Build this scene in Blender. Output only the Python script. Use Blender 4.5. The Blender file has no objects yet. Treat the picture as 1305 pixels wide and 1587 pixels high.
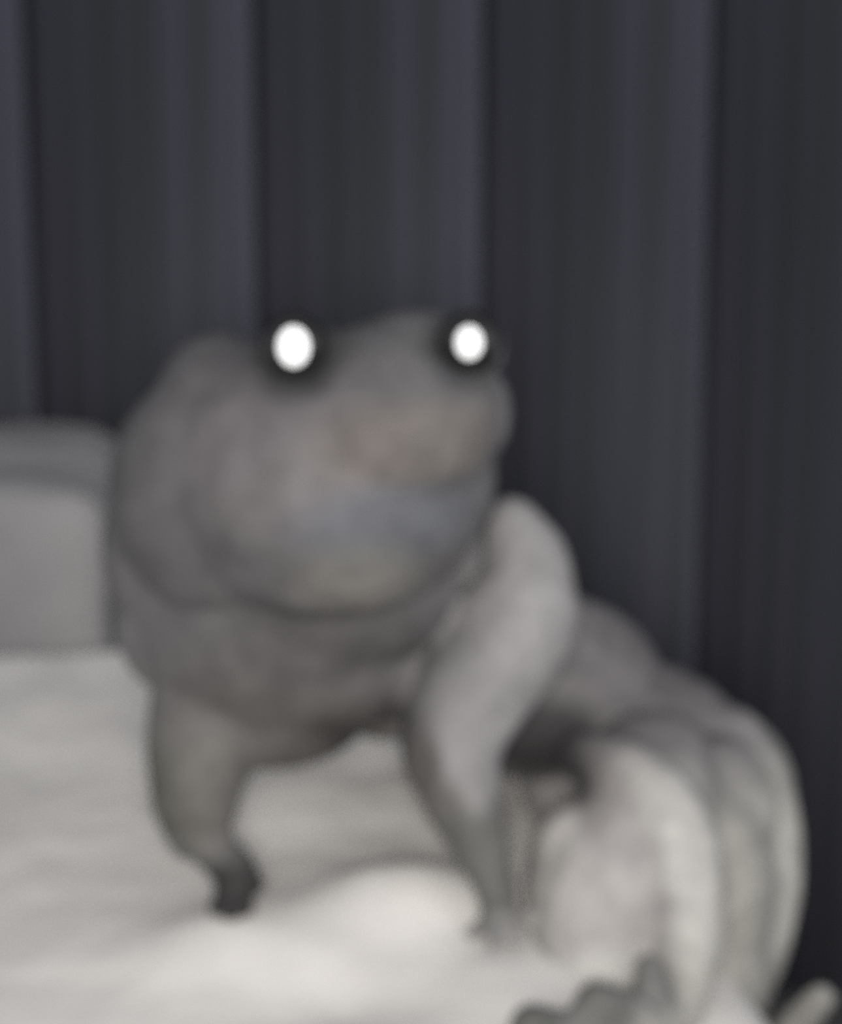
import bpy, bmesh, math, random
import numpy as np
from mathutils import Vector, Matrix, noise

random.seed(4)
S = bpy.context.scene
COL = S.collection

# ---------------------------------------------------------------- camera
W_PX, H_PX = 1305.0, 1587.0
PITCH = math.radians(18)
DIST = 5.0
MM = 0.001                                     # metres per pixel at the animal
TARGET = Vector((0, 0, 0.60))
FWD = Vector((0, math.cos(PITCH), -math.sin(PITCH)))
UP = Vector((0, math.sin(PITCH), math.cos(PITCH)))
CAM = TARGET - FWD * DIST
cd = bpy.data.cameras.new('camera')
cd.sensor_fit = 'VERTICAL'
cd.sensor_height = 36.0
cd.lens = 36.0 * DIST / (H_PX * MM)
cd.clip_end = 60
cd.dof.use_dof = True                          # the snapshot missed its focus
cd.dof.focus_distance = 2.6
cd.dof.aperture_fstop = cd.lens * MM / 0.034
cam = bpy.data.objects.new('camera', cd)
cam.location = CAM
cam.rotation_euler = (math.pi / 2 - PITCH, 0, 0)
COL.objects.link(cam)
S.camera = cam


def at(px, py, Y):
    """Point of the place seen at a pixel of the photograph, at depth Y."""
    d = FWD * DIST + Vector((1, 0, 0)) * ((px - W_PX / 2) * MM) - UP * ((py - H_PX / 2) * MM)
    t = (Y - CAM.y) / d.y
    return CAM + d * t


# ---------------------------------------------------------------- light
S.view_settings.view_transform = 'Standard'
S.view_settings.look = 'None'
S.view_settings.gamma = 1.0
S.view_settings.use_curve_mapping = False
S.view_settings.exposure = 0.0
S.cycles.use_denoising = False
wd = bpy.data.worlds.new('night')
S.world = wd
wd.use_nodes = True
wd.node_tree.nodes['Background'].inputs['Color'].default_value = (0.93, 0.95, 1.0, 1)
wd.node_tree.nodes['Background'].inputs['Strength'].default_value = 0.62


def lamp(name, kind, loc, aim, energy, size, colour=(1, 1, 1), cone=60, blend=1.0):
    ld = bpy.data.lights.new(name, kind)
    ld.energy = energy
    ld.color = colour
    if kind == 'SPOT':
        ld.spot_size = math.radians(cone)
        ld.spot_blend = blend
        ld.shadow_soft_size = size
    elif kind == 'AREA':
        ld.size = size
    o = bpy.data.objects.new(name, ld)
    o.location = loc
    o.rotation_euler = (Vector(aim) - Vector(loc)).to_track_quat('-Z', 'Y').to_euler()
    COL.objects.link(o)
    return o


lamp('flashlight', 'SPOT', (-0.05, -4.7, 2.0), (-0.12, 0.15, -0.02), 1000, 0.45, (1.0, 0.965, 0.92), 29, 1.0)
lamp('added_side_light', 'SPOT', (5.0, -2.6, 2.6), (0.2, 0.3, 0.2), 260, 1.0, (0.97, 0.97, 1.0), 50, 0.8)  # unseen light added at the right to shade panels and rim the haunch


# ---------------------------------------------------------------- helpers
def obj(name, me, mat=None, parent=None, kind=None):
    o = bpy.data.objects.new(name, me)
    COL.objects.link(o)
    if mat:
        o.data.materials.clear()
        o.data.materials.append(mat)
    if parent:
        o.parent = parent
    if kind:
        o['kind'] = kind
    return o


def tag(o, label, cat, group=None):
    o['label'] = label
    o['category'] = cat
    if group:
        o['group'] = group


def mesh(name, verts, faces, smooth=True):
    me = bpy.data.meshes.new(name)
    me.from_pydata([tuple(v) for v in verts], [], faces)
    me.update()
    if smooth:
        me.polygons.foreach_set('use_smooth', [True] * len(me.polygons))
    return me


def material(name):
    m = bpy.data.materials.new(name)
    m.use_nodes = True
    nt = m.node_tree
    return m, nt, nt.nodes['Principled BSDF']


def mottled(name, c1, c2, scale=6.0, stretch=(1, 1, 1), rough=0.8, bump=0.15, detail=6.0, lo=0.35, hi=0.65, grain=120.0, spec=0.3):
    m, nt, b = material(name)
    tc = nt.nodes.new('ShaderNodeTexCoord')
    mp = nt.nodes.new('ShaderNodeMapping')
    mp.inputs['Scale'].default_value = stretch
    nt.links.new(tc.outputs['Object'], mp.inputs['Vector'])
    n = nt.nodes.new('ShaderNodeTexNoise')
    n.inputs['Scale'].default_value = scale
    n.inputs['Detail'].default_value = detail
    nt.links.new(mp.outputs['Vector'], n.inputs['Vector'])
    r = nt.nodes.new('ShaderNodeValToRGB')
    r.color_ramp.elements[0].position = lo
    r.color_ramp.elements[0].color = (*c1, 1)
    r.color_ramp.elements[1].position = hi
    r.color_ramp.elements[1].color = (*c2, 1)
    nt.links.new(n.outputs['Fac'], r.inputs['Fac'])
    nt.links.new(r.outputs['Color'], b.inputs['Base Color'])
    g = nt.nodes.new('ShaderNodeTexNoise')
    g.inputs['Scale'].default_value = grain
    g.inputs['Detail'].default_value = 3
    nt.links.new(mp.outputs['Vector'], g.inputs['Vector'])
    bp = nt.nodes.new('ShaderNodeBump')
    bp.inputs['Strength'].default_value = bump
    bp.inputs['Distance'].default_value = 0.01
    nt.links.new(g.outputs['Fac'], bp.inputs['Height'])
    nt.links.new(bp.outputs['Normal'], b.inputs['Normal'])
    b.inputs['Roughness'].default_value = rough
    b.inputs['Specular IOR Level'].default_value = spec
    return m, nt, b, r


def sstep(a, b, x):
    t = np.clip((x - a) / (b - a), 0, 1)
    return t * t * (3 - 2 * t)


# ---------------------------------------------------------------- setting
soil = mottled('dark_soil', (0.05, 0.05, 0.052), (0.08, 0.078, 0.08), 3.0)[0]
gv, gf = [], []
NX, NY = 60, 50
for j in range(NY + 1):
    for i in range(NX + 1):
        x = -4 + 8 * i / NX
        y = -3.2 + 7.0 * j / NY
        gv.append((x, y, -1.15 + 0.05 * noise.noise((x * 1.4, y * 1.4, 0))))
for j in range(NY):
    for i in range(NX):
        a = j * (NX + 1) + i
        gf.append((a, a + 1, a + NX + 2, a + NX + 1))
obj('ground', mesh('ground', gv, gf), soil, None, 'structure')

# back wall: broad dark upright panels, each bowed towards the viewer
WALL_Y = 1.85
wall_mat = mottled('wall_dark', (0.05, 0.05, 0.055), (0.06, 0.06, 0.065), 3.0)[0]
bv = [(-4, WALL_Y + .02, -1.25), (4, WALL_Y + .02, -1.25), (4, WALL_Y + .02, 4.5), (-4, WALL_Y + .02, 4.5),
      (-4, WALL_Y + .2, -1.25), (4, WALL_Y + .2, -1.25), (4, WALL_Y + .2, 4.5), (-4, WALL_Y + .2, 4.5)]
wall = obj('wall_back', mesh('wall_back', bv, [(0, 1, 2, 3), (5, 4, 7, 6), (4, 0, 3, 7), (1, 5, 6, 2), (3, 2, 6, 7), (4, 5, 1, 0)], False),
           wall_mat, None, 'structure')
streak, nt, b, r = mottled('streaked_panel', (0.043, 0.047, 0.045), (0.084, 0.078, 0.108), 9.0, (3.2, 1, 0.03), 0.75, 0.1, 5.0, 0.33, 0.70, 60, 0.2)
e = r.color_ramp.elements.new(0.5)
e.color = (0.060, 0.063, 0.077, 1)
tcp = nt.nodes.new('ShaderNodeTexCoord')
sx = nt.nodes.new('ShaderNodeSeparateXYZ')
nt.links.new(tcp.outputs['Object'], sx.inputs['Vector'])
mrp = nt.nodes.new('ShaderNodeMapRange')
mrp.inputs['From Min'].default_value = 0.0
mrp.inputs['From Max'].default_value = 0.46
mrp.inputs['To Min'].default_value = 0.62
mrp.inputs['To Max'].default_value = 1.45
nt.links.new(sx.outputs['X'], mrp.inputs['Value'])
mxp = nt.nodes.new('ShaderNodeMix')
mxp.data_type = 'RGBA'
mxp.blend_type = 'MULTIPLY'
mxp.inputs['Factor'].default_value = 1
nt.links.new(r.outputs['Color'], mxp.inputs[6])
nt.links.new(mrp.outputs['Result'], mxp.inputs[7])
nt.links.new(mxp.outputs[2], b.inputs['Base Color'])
PITCH_P = at(400, 300, WALL_Y).x - at(50, 300, WALL_Y).x
X0 = at(45, 300, WALL_Y).x
NSEG = 14


def panel_mesh(seed):
    v, f = [], []
    for z in (-1.2, 4.4):
        for k in range(NSEG + 1):
            t = k / NSEG
            # low left edge tucked behind its neighbour's proud right edge, like lapped boards
            bow = 0.012 + 0.014 * t ** 1.5
            v.append((t * PITCH_P, -bow, z))
        v.append((PITCH_P, 0.015, z))
        v.append((0, 0.015, z))
    n = NSEG + 3
    for k in range(n):
        k2 = (k + 1) % n
        f.append((k, k2, n + k2, n + k))
    f.append(tuple(range(n))[::-1])
    f.append(tuple(range(n, 2 * n)))
    me = mesh('panel', v, f, True)
    return me


pm = panel_mesh(0)
for k in range(-3, 8):
    p = obj('panel', pm, streak if k == -3 else None, wall)
    p.location = (X0 + k * PITCH_P, WALL_Y, 0)

# ---------------------------------------------------------------- pale stone slab under the animal
pale, nt, b, r = mottled('pale_stone', (0.53, 0.512, 0.49), (0.66, 0.64, 0.61), 3.5, (1, 1, 1), 0.9, 0.25, 5.0, 0.3, 0.7, 90, 0.15)


def ground_z(x, y):
    """Height of the slab's top."""
    z = -0.11 * sstep(0.10, 0.46, x) * (1 - 0.0 * y)
    z = z + 0.050 * np.exp(-(((x + 0.03) / 0.13) ** 2 + ((y + 0.12) / 0.10) ** 2))      # ridge between the forefeet
    z = z - 0.025 * np.exp(-(((x + 0.08) / 0.14) ** 2 + ((y + 0.42) / 0.12) ** 2))      # hollow in front of it
    z = z + 0.036 * np.exp(-(((x + 0.29) / 0.11) ** 2 + ((y + 0.22) / 0.12) ** 2))      # low swelling under the left forefoot
    z = z - 0.022 * np.exp(-(((x - 0.12) / 0.07) ** 2 + ((y + 0.22) / 0.08) ** 2))      # dip under the right forefoot
    z = z + 0.020 * np.exp(-(((x - 0.27) / 0.08) ** 2 + ((y + 0.48) / 0.10) ** 2))
    z = z + 0.02 * np.sin(2.3 * x + 1.7 * y)
    return z


NX, NY = 110, 120
xs = np.linspace(0, 1, NX + 1)
ys = np.linspace(-2.3, 1.08, NY + 1)
sv, sf = [], []
for y in ys:
    back = sstep(-0.35, 0.5, np.array(y))
    xr = 0.60 - 0.32 * float(back) + 0.03 * math.sin(5 * y)
    xl = -1.6
    for t in xs:
        x = xl + (xr - xl) * t
        edge = min((xr - x), (x - xl), (1.08 - y), (y + 2.3))
        drop = 0.10 * (1 - min(1, max(0, edge) / 0.12)) ** 2.2
        z = float(ground_z(np.array(x), np.array(y))) - drop
        z += 0.012 * noise.noise((x * 5, y * 5, 2)) + 0.004 * noise.noise((x * 17, y * 17, 5))
        sv.append((x, y, z))
n0 = len(sv)
for j in range(NY):
    for i in range(NX):
        a = j * (NX + 1) + i
        sf.append((a, a + 1, a + NX + 2, a + NX + 1))
ring = [i for i in range(NX + 1)] + [j * (NX + 1) + NX for j in range(1, NY + 1)] + \
       [NY * (NX + 1) + i for i in range(NX - 1, -1, -1)] + [j * (NX + 1) for j in range(NY - 1, 0, -1)]
low = []
for a in ring:
    x, y, z = sv[a]
    low.append(len(sv))
    sv.append((x * 0.99, y, -1.2))
for k in range(len(ring)):
    k2 = (k + 1) % len(ring)
    sf.append((ring[k2], ring[k], low[k], low[k2]))
sf.append(tuple(low)[::-1])
sc_ = np.array(sv)
slab = obj('stone_slab', mesh('stone_slab', sv, sf), pale)
tag(slab, 'broad pale stone slab filling the foreground, under the feet of the frog', 'stone')

# grey block behind the slab at the left
block_mat = mottled('grey_stone', (0.21, 0.207, 0.212), (0.285, 0.277, 0.276), 3.0, (1, 1, 1), 0.9, 0.25, 5, 0.3, 0.7, 90, 0.15)[0]
bm = bmesh.new()
bmesh.ops.create_cube(bm, size=2)
bmesh.ops.subdivide_edges(bm, edges=bm.edges[:], cuts=20, use_grid_fill=True)
TOPZ = at(60, 712, 1.40).z
XR = at(168, 800, 1.25).x
hw, hd, hh = 0.62, 0.27, (TOPZ + 1.15) / 2
for v in bm.verts:
    c = v.co.copy()
    q = Vector([math.copysign(abs(k) ** 1.0, k) for k in c])
    l = (abs(q.x) ** 24 + abs(q.y) ** 24 + abs(q.z) ** 24) ** (1 / 24)
    q = q / l
    nn = noise.noise(c * 1.7) * 0.03 + noise.noise(c * 5) * 0.015
    q = q * (1 + nn)
    v.co = Vector((q.x * hw, q.y * hd, q.z * hh))
me = bpy.data.meshes.new('boulder')
bm.to_mesh(me)
bm.free()
me.polygons.foreach_set('use_smooth', [True] * len(me.polygons))
bo = obj('boulder', me, block_mat)
bo.location = (XR - hw, 1.42, -1.15 + hh)
tag(bo, 'square grey boulder with a flat top behind the pale slab, at the left edge', 'boulder')

# ---------------------------------------------------------------- the frog
blobs = []                                      # (centre, radius vector) in metres


def ball(px, py, Y, rx, rz=None, ry=None):
    rz = rx if rz is None else rz
    ry = rx if ry is None else ry
    s = (at(px, py, Y) - CAM).dot(FWD) / DIST
    blobs.append((at(px, py, Y), Vector((rx, ry, rz)) * MM * s))


def limb(pts, step=0.35):
    """Smooth tapered limb through (px, py, Y, r)."""
    P = [(at(a, b_, c), d * MM) for a, b_, c, d in pts]
    n = len(P)
    for i in range(n - 1):
        p0, p1, p2, p3 = (P[max(0, min(n - 1, k))] for k in (i - 1, i, i + 1, i + 2))
        m = max(2, int((p2[0] - p1[0]).length / (min(p1[1], p2[1]) * step)))
        for k in range(m + (i == n - 2)):
            t = k / m
            c = 0.5 * (2 * p1[0] + (p2[0] - p0[0]) * t + (2 * p0[0] - 5 * p1[0] + 4 * p2[0] - p3[0]) * t * t
                       + (3 * p1[0] - p0[0] - 3 * p2[0] + p3[0]) * t ** 3)
            r_ = p1[1] + (p2[1] - p1[1]) * (t * t * (3 - 2 * t))
            blobs.append((c, Vector((r_, r_, r_))))


# head: broad flat skull, cheeks, snout, throat
ball(505, 735, -0.10, 262, 225, 250)
ball(350, 760, -0.06, 185, 200, 190)
ball(600, 650, -0.14, 175, 150, 200)
ball(640, 560, -0.10, 110, 72, 150)             # crown between the eyes
ball(335, 645, -0.05, 105, 108, 130)
ball(745, 640, -0.06, 48, 70, 110)
ball(258, 960, 0.04, 80, 110, 120)
ball(335, 610, -0.02, 92, 92, 120)
ball(250, 850, 0.02, 95, 130, 130)              # corner of the mouth at the left
ball(690, 740, -0.08, 80, 110, 140)
ball(430, 960, 0.00, 225, 190, 200)             # lower jaw and throat
ball(420, 1080, 0.02, 165, 105, 160)
ball(560, 1010, 0.00, 120, 110, 140)
ball(510, 885, -0.06, 205, 165, 160)            # muzzle
ball(530, 1030, -0.04, 120, 100, 130)
ball(420, 1100, -0.02, 120, 85, 130)
# eye bulges
ball(455, 545, -0.16, 62, 58, 75)
ball(727, 540, -0.14, 58, 55, 75)
# trunk behind the head, falling to the rump
ball(620, 960, 0.22, 220, 190, 200)
ball(830, 1060, 0.26, 200, 140, 190)
ball(985, 1190, 0.26, 185, 165, 190)
ball(1105, 1240, 0.22, 130, 150, 160)
# near shoulder and upper arm, then the forearm down to the hand
limb([(792, 815, 0.02, 48), (818, 890, 0.0, 72), (795, 980, -0.04, 100), (730, 1075, -0.10, 92), (698, 1150, -0.14, 80),
      (712, 1220, -0.17, 66), (738, 1295, -0.19, 48), (763, 1365, -0.20, 34), (780, 1425, -0.20, 27)])
for dx, dy, dY in ((-48, 22, -0.03), (-14, 40, -0.06), (26, 36, -0.05), (48, 6, 0.0)):
    limb([(778, 1415, -0.20, 20), (778 + dx * .6, 1420 + dy * .6, -0.20 + dY * .6, 14), (778 + dx, 1424 + dy, -0.20 + dY, 14)])
# far arm at the left with a crooked wrist
limb([(345, 1030, -0.02, 110), (318, 1130, -0.08, 94), (306, 1215, -0.13, 74), (310, 1280, -0.16, 46), (338, 1322, -0.18, 36),
      (366, 1352, -0.19, 36), (362, 1385, -0.19, 32)])
limb([(262, 1170, -0.11, 34), (262, 1240, -0.13, 30), (290, 1305, -0.15, 30)])
for dx, dy, dY in ((-34, 28, -0.04), (-8, 40, -0.06), (22, 30, -0.05), (38, -8, 0.0)):
    limb([(364, 1375, -0.19, 26), (364 + dx * .6, 1380 + dy * .6, -0.19 + dY * .6, 15), (364 + dx, 1380 + dy, -0.19 + dY, 14)])
# near hind leg: big folded thigh and shank
limb([(1010, 1200, 0.02, 105), (1000, 1280, -0.10, 118), (960, 1370, -0.18, 122), (930, 1470, -0.22, 105), (900, 1540, -0.26, 80), (900, 1620, -0.26, 80)])
ball(895, 1380, -0.14, 85, 150, 90)
limb([(900, 1170, -0.02, 40), (985, 1205, -0.12, 52), (1045, 1275, -0.20, 58), (1068, 1370, -0.26, 58), (1066, 1470, -0.30, 54), (1050, 1560, -0.34, 46), (1040, 1610, -0.36, 44)])
# far haunch wrapped round the rump
limb([(1120, 1170, 0.20, 85), (1160, 1250, 0.14, 82), (1172, 1350, 0.06, 78), (1160, 1450, 0.0, 72), (1130, 1540, -0.05, 66), (1120, 1620, -0.08, 60)])
ball(1090, 1380, 0.03, 120, 200, 150)
ball(1110, 1260, 0.06, 95, 120, 140)
ball(1120, 1390, -0.06, 80, 170, 100)
ball(1100, 1520, -0.06, 95, 140, 130)
ball(1020, 1440, -0.12, 100, 150, 110)
ball(1020, 1280, -0.10, 80, 90, 90)
# hind foot: ankle and long toes
limb([(1030, 1600, -0.38, 40), (1012, 1540, -0.40, 30), (1005, 1500, -0.38, 24)])
limb([(1030, 1625, -0.40, 36), (975, 1575, -0.46, 34), (925, 1556, -0.50, 36)])
limb([(1030, 1640, -0.42, 36), (920, 1610, -0.50, 32), (825, 1592, -0.56, 36)])
limb([(1120, 1640, -0.10, 55), (1200, 1620, -0.16, 34), (1272, 1548, -0.20, 26)])

bm = bmesh.new()
unit = bmesh.new()
bmesh.ops.create_icosphere(unit, subdivisions=3, radius=1)
uv = [v.co.copy() for v in unit.verts]
uf = [[v.index for v in f.verts] for f in unit.faces]
unit.free()
V, F = [], []
for c, r_ in blobs:
    o0 = len(V)
    V += [(c.x + u.x * r_.x, c.y + u.y * r_.y, c.z + u.z * r_.z) for u in uv]
    F += [[i + o0 for i in f] for f in uf]
raw = mesh('frog_raw', V, F)
tmp = bpy.data.objects.new('tmp', raw)
COL.objects.link(tmp)
md = tmp.modifiers.new('remesh', 'REMESH')
md.mode = 'VOXEL'
md.voxel_size = 0.008
sm = tmp.modifiers.new('smooth', 'SMOOTH')
sm.factor = 0.5
sm.iterations = 16
dg = bpy.context.evaluated_depsgraph_get()
fm = bpy.data.meshes.new_from_object(tmp.evaluated_get(dg))
bpy.data.objects.remove(tmp)
fm.name = 'frog'
fm.polygons.foreach_set('use_smooth', [True] * len(fm.polygons))
nv = len(fm.vertices)
co = np.empty(nv * 3)
fm.vertices.foreach_get('co', co)
co = co.reshape(-1, 3)

# skin pattern: dark head, pale limbs, darker feet; some shade and lit rims painted in
colr = np.tile(np.array([0.235, 0.228, 0.228]), (nv, 1)) * 0.9


def patch(px, py, Y, r, c, w=1.0, squash=(1, 1, 1)):
    p = np.array(at(px, py, Y))
    d = np.sqrt((((co - p) / (np.array(squash) * r * MM)) ** 2).sum(1))
    a = (w * (1 - sstep(0.55, 1.25, d)))[:, None]
    colr[:] = colr * (1 - a) + np.array(c) * a


patch(1090, 1420, -0.05, 300, (0.27, 0.262, 0.24), 1.0, (1, 2, 1))
patch(950, 1340, -0.2, 170, (0.27, 0.255, 0.248), 1.0, (0.9, 1.5, 1.2))
for q in ((985, 1190), (1040, 1250), (1068, 1330), (1075, 1420), (1070, 1510)):  # lit rim of the inner leg arch, painted pale
    patch(*q, -0.25, 55, (0.40, 0.392, 0.37), 0.8, (1, 2.5, 1.2))
for q in ((1190, 1230), (1215, 1310), (1215, 1400)):  # lit rim of the outer haunch, painted pale
    patch(*q, 0.08, 60, (0.38, 0.375, 0.34), 0.8, (0.8, 2.5, 1.2))
patch(940, 1500, -0.25, 90, (0.40, 0.39, 0.37), 0.8, (1, 2, 1))
patch(1000, 1140, 0.2, 150, (0.165, 0.157, 0.160), 0.95, (1.5, 2, 0.8))
patch(950, 1050, 0.24, 190, (0.115, 0.108, 0.110), 0.95, (1.1, 2, 0.8))
patch(450, 780, -0.1, 420, (0.094, 0.091, 0.093), 1.0, (0.95, 1.6, 1.0))
patch(440, 1080, 0.0, 240, (0.078, 0.073, 0.071), 1.0, (1, 1.6, 0.9))  # throat underside darkened, its shade put into the colour
patch(430, 700, -0.3, 170, (0.135, 0.125, 0.127), 0.9, (1.2, 2, 0.8))
patch(640, 690, -0.3, 120, (0.142, 0.124, 0.112), 0.7, (1.3, 2, 0.6))
patch(610, 810, -0.3, 120, (0.100, 0.104, 0.116), 0.8, (1.3, 2, 0.6))
patch(555, 905, -0.3, 110, (0.145, 0.140, 0.130), 0.8, (1.0, 2, 0.7))
patch(520, 1000, -0.2, 120, (0.068, 0.065, 0.065), 0.9, (1.5, 2, 0.7))
patch(800, 900, 0.0, 120, (0.225, 0.218, 0.218), 1.0, (1, 1.5, 1.5))
patch(838, 1025, 0.0, 70, (0.155, 0.149, 0.148), 0.9, (0.9, 2, 1.2))
patch(842, 1158, 0.05, 100, (0.035, 0.033, 0.034), 1.0, (1, 3, 0.9))  # shade in the pit between arm and thigh, painted dark
patch(846, 1262, -0.05, 45, (0.36, 0.345, 0.33), 1.0, (0.8, 3, 1))
patch(870, 1370, -0.2, 70, (0.37, 0.355, 0.34), 0.8, (0.8, 2, 1.8))  # thigh edge painted paler to offset the contact shade there
patch(310, 1200, -0.1, 130, (0.098, 0.094, 0.088), 1.0, (1, 2, 1))
patch(250, 1220, -0.12, 60, (0.075, 0.075, 0.062), 0.9, (0.7, 2, 1.6))
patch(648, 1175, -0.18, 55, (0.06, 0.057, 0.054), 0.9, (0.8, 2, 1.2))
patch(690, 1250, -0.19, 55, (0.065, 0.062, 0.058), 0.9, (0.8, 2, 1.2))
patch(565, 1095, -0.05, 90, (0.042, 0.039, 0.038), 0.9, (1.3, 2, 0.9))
patch(750, 1330, -0.19, 100, (0.088, 0.088, 0.082), 0.9, (0.9, 1.5, 1.2))
patch(300, 1312, -0.15, 40, (0.10, 0.10, 0.09), 0.9, (1, 2, 1))
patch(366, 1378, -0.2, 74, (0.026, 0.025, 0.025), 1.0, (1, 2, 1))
patch(455, 540, -0.2, 75, (0.035, 0.036, 0.036), 1.0, (1, 2, 1))
patch(727, 535, -0.2, 70, (0.045, 0.045, 0.048), 0.9, (1, 2, 1))
patch(820, 1592, -0.56, 70, (0.09, 0.09, 0.085), 1.0)
patch(925, 1556, -0.50, 70, (0.10, 0.10, 0.095), 1.0)
patch(1008, 1520, -0.40, 60, (0.13, 0.13, 0.125), 1.0)
patch(1210, 1600, -0.15, 60, (0.14, 0.14, 0.13), 1.0)
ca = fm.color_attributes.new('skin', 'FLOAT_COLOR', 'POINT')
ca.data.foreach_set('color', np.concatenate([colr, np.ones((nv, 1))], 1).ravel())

skin, nt, b = material('frog_skin')
at_n = nt.nodes.new('ShaderNodeAttribute')
at_n.attribute_name = 'skin'
tc = nt.nodes.new('ShaderNodeTexCoord')
n1 = nt.nodes.new('ShaderNodeTexNoise')
n1.inputs['Scale'].default_value = 16
n1.inputs['Detail'].default_value = 6
nt.links.new(tc.outputs['Object'], n1.inputs['Vector'])
mr = nt.nodes.new('ShaderNodeMapRange')
mr.inputs['From Min'].default_value = 0.3
mr.inputs['From Max'].default_value = 0.7
mr.inputs['To Min'].default_value = 0.8
mr.inputs['To Max'].default_value = 1.2
nt.links.new(n1.outputs['Fac'], mr.inputs['Value'])
mx = nt.nodes.new('ShaderNodeMix')
mx.data_type = 'RGBA'
mx.blend_type = 'MULTIPLY'
mx.inputs['Factor'].default_value = 1
nt.links.new(at_n.outputs['Color'], mx.inputs[6])
nt.links.new(mr.outputs['Result'], mx.inputs[7])
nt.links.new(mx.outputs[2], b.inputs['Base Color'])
vo = nt.nodes.new('ShaderNodeTexVoronoi')
vo.inputs['Scale'].default_value = 55
nt.links.new(tc.outputs['Object'], vo.inputs['Vector'])
bp = nt.nodes.new('ShaderNodeBump')
bp.inputs['Strength'].default_value = 0.25
bp.inputs['Distance'].default_value = 0.006
bp.invert = True
nt.links.new(vo.outputs['Distance'], bp.inputs['Height'])
nt.links.new(bp.outputs['Normal'], b.inputs['Normal'])
b.inputs['Roughness'].default_value = 0.65
b.inputs['Specular IOR Level'].default_value = 0.2
frog = obj('frog', fm, skin)
tag(frog, 'large grey frog with emissive white eyeshine in both eyes crouching on the pale slab', 'frog')

# eyes: dark ball, lid ring, pupil that emits in place of reflected eyeshine
eye_mat, nt, b = material('eye_black')
b.inputs['Base Color'].default_value = (0.012, 0.012, 0.012, 1)
b.inputs['Roughness'].default_value = 0.35
shine, nt, b = material('emitted_eyeshine')
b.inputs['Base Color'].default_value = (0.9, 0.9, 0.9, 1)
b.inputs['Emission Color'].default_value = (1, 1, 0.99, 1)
b.inputs['Emission Strength'].default_value = 0.8  # emission stands in for light reflected by the eye


def ellipsoid(name, r, cut=None, seg=32):
    bm = bmesh.new()
    bmesh.ops.create_uvsphere(bm, u_segments=seg, v_segments=seg // 2, radius=1)
    for v in bm.verts:
        v.co = Vector((v.co.x * r[0], v.co.y * r[1], v.co.z * r[2]))
    me = bpy.data.meshes.new(name)
    bm.to_mesh(me)
    bm.free()
    me.polygons.foreach_set('use_smooth', [True] * len(me.polygons))
    return me


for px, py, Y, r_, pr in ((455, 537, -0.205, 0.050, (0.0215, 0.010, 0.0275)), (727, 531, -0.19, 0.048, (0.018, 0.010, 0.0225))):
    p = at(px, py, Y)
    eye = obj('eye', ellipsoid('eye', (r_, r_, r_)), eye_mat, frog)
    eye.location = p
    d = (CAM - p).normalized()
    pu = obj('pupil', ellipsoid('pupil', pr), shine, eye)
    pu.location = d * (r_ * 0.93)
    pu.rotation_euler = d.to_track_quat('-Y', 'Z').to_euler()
    pu['label'] = 'white pupil, reflected eyeshine rendered as emission'
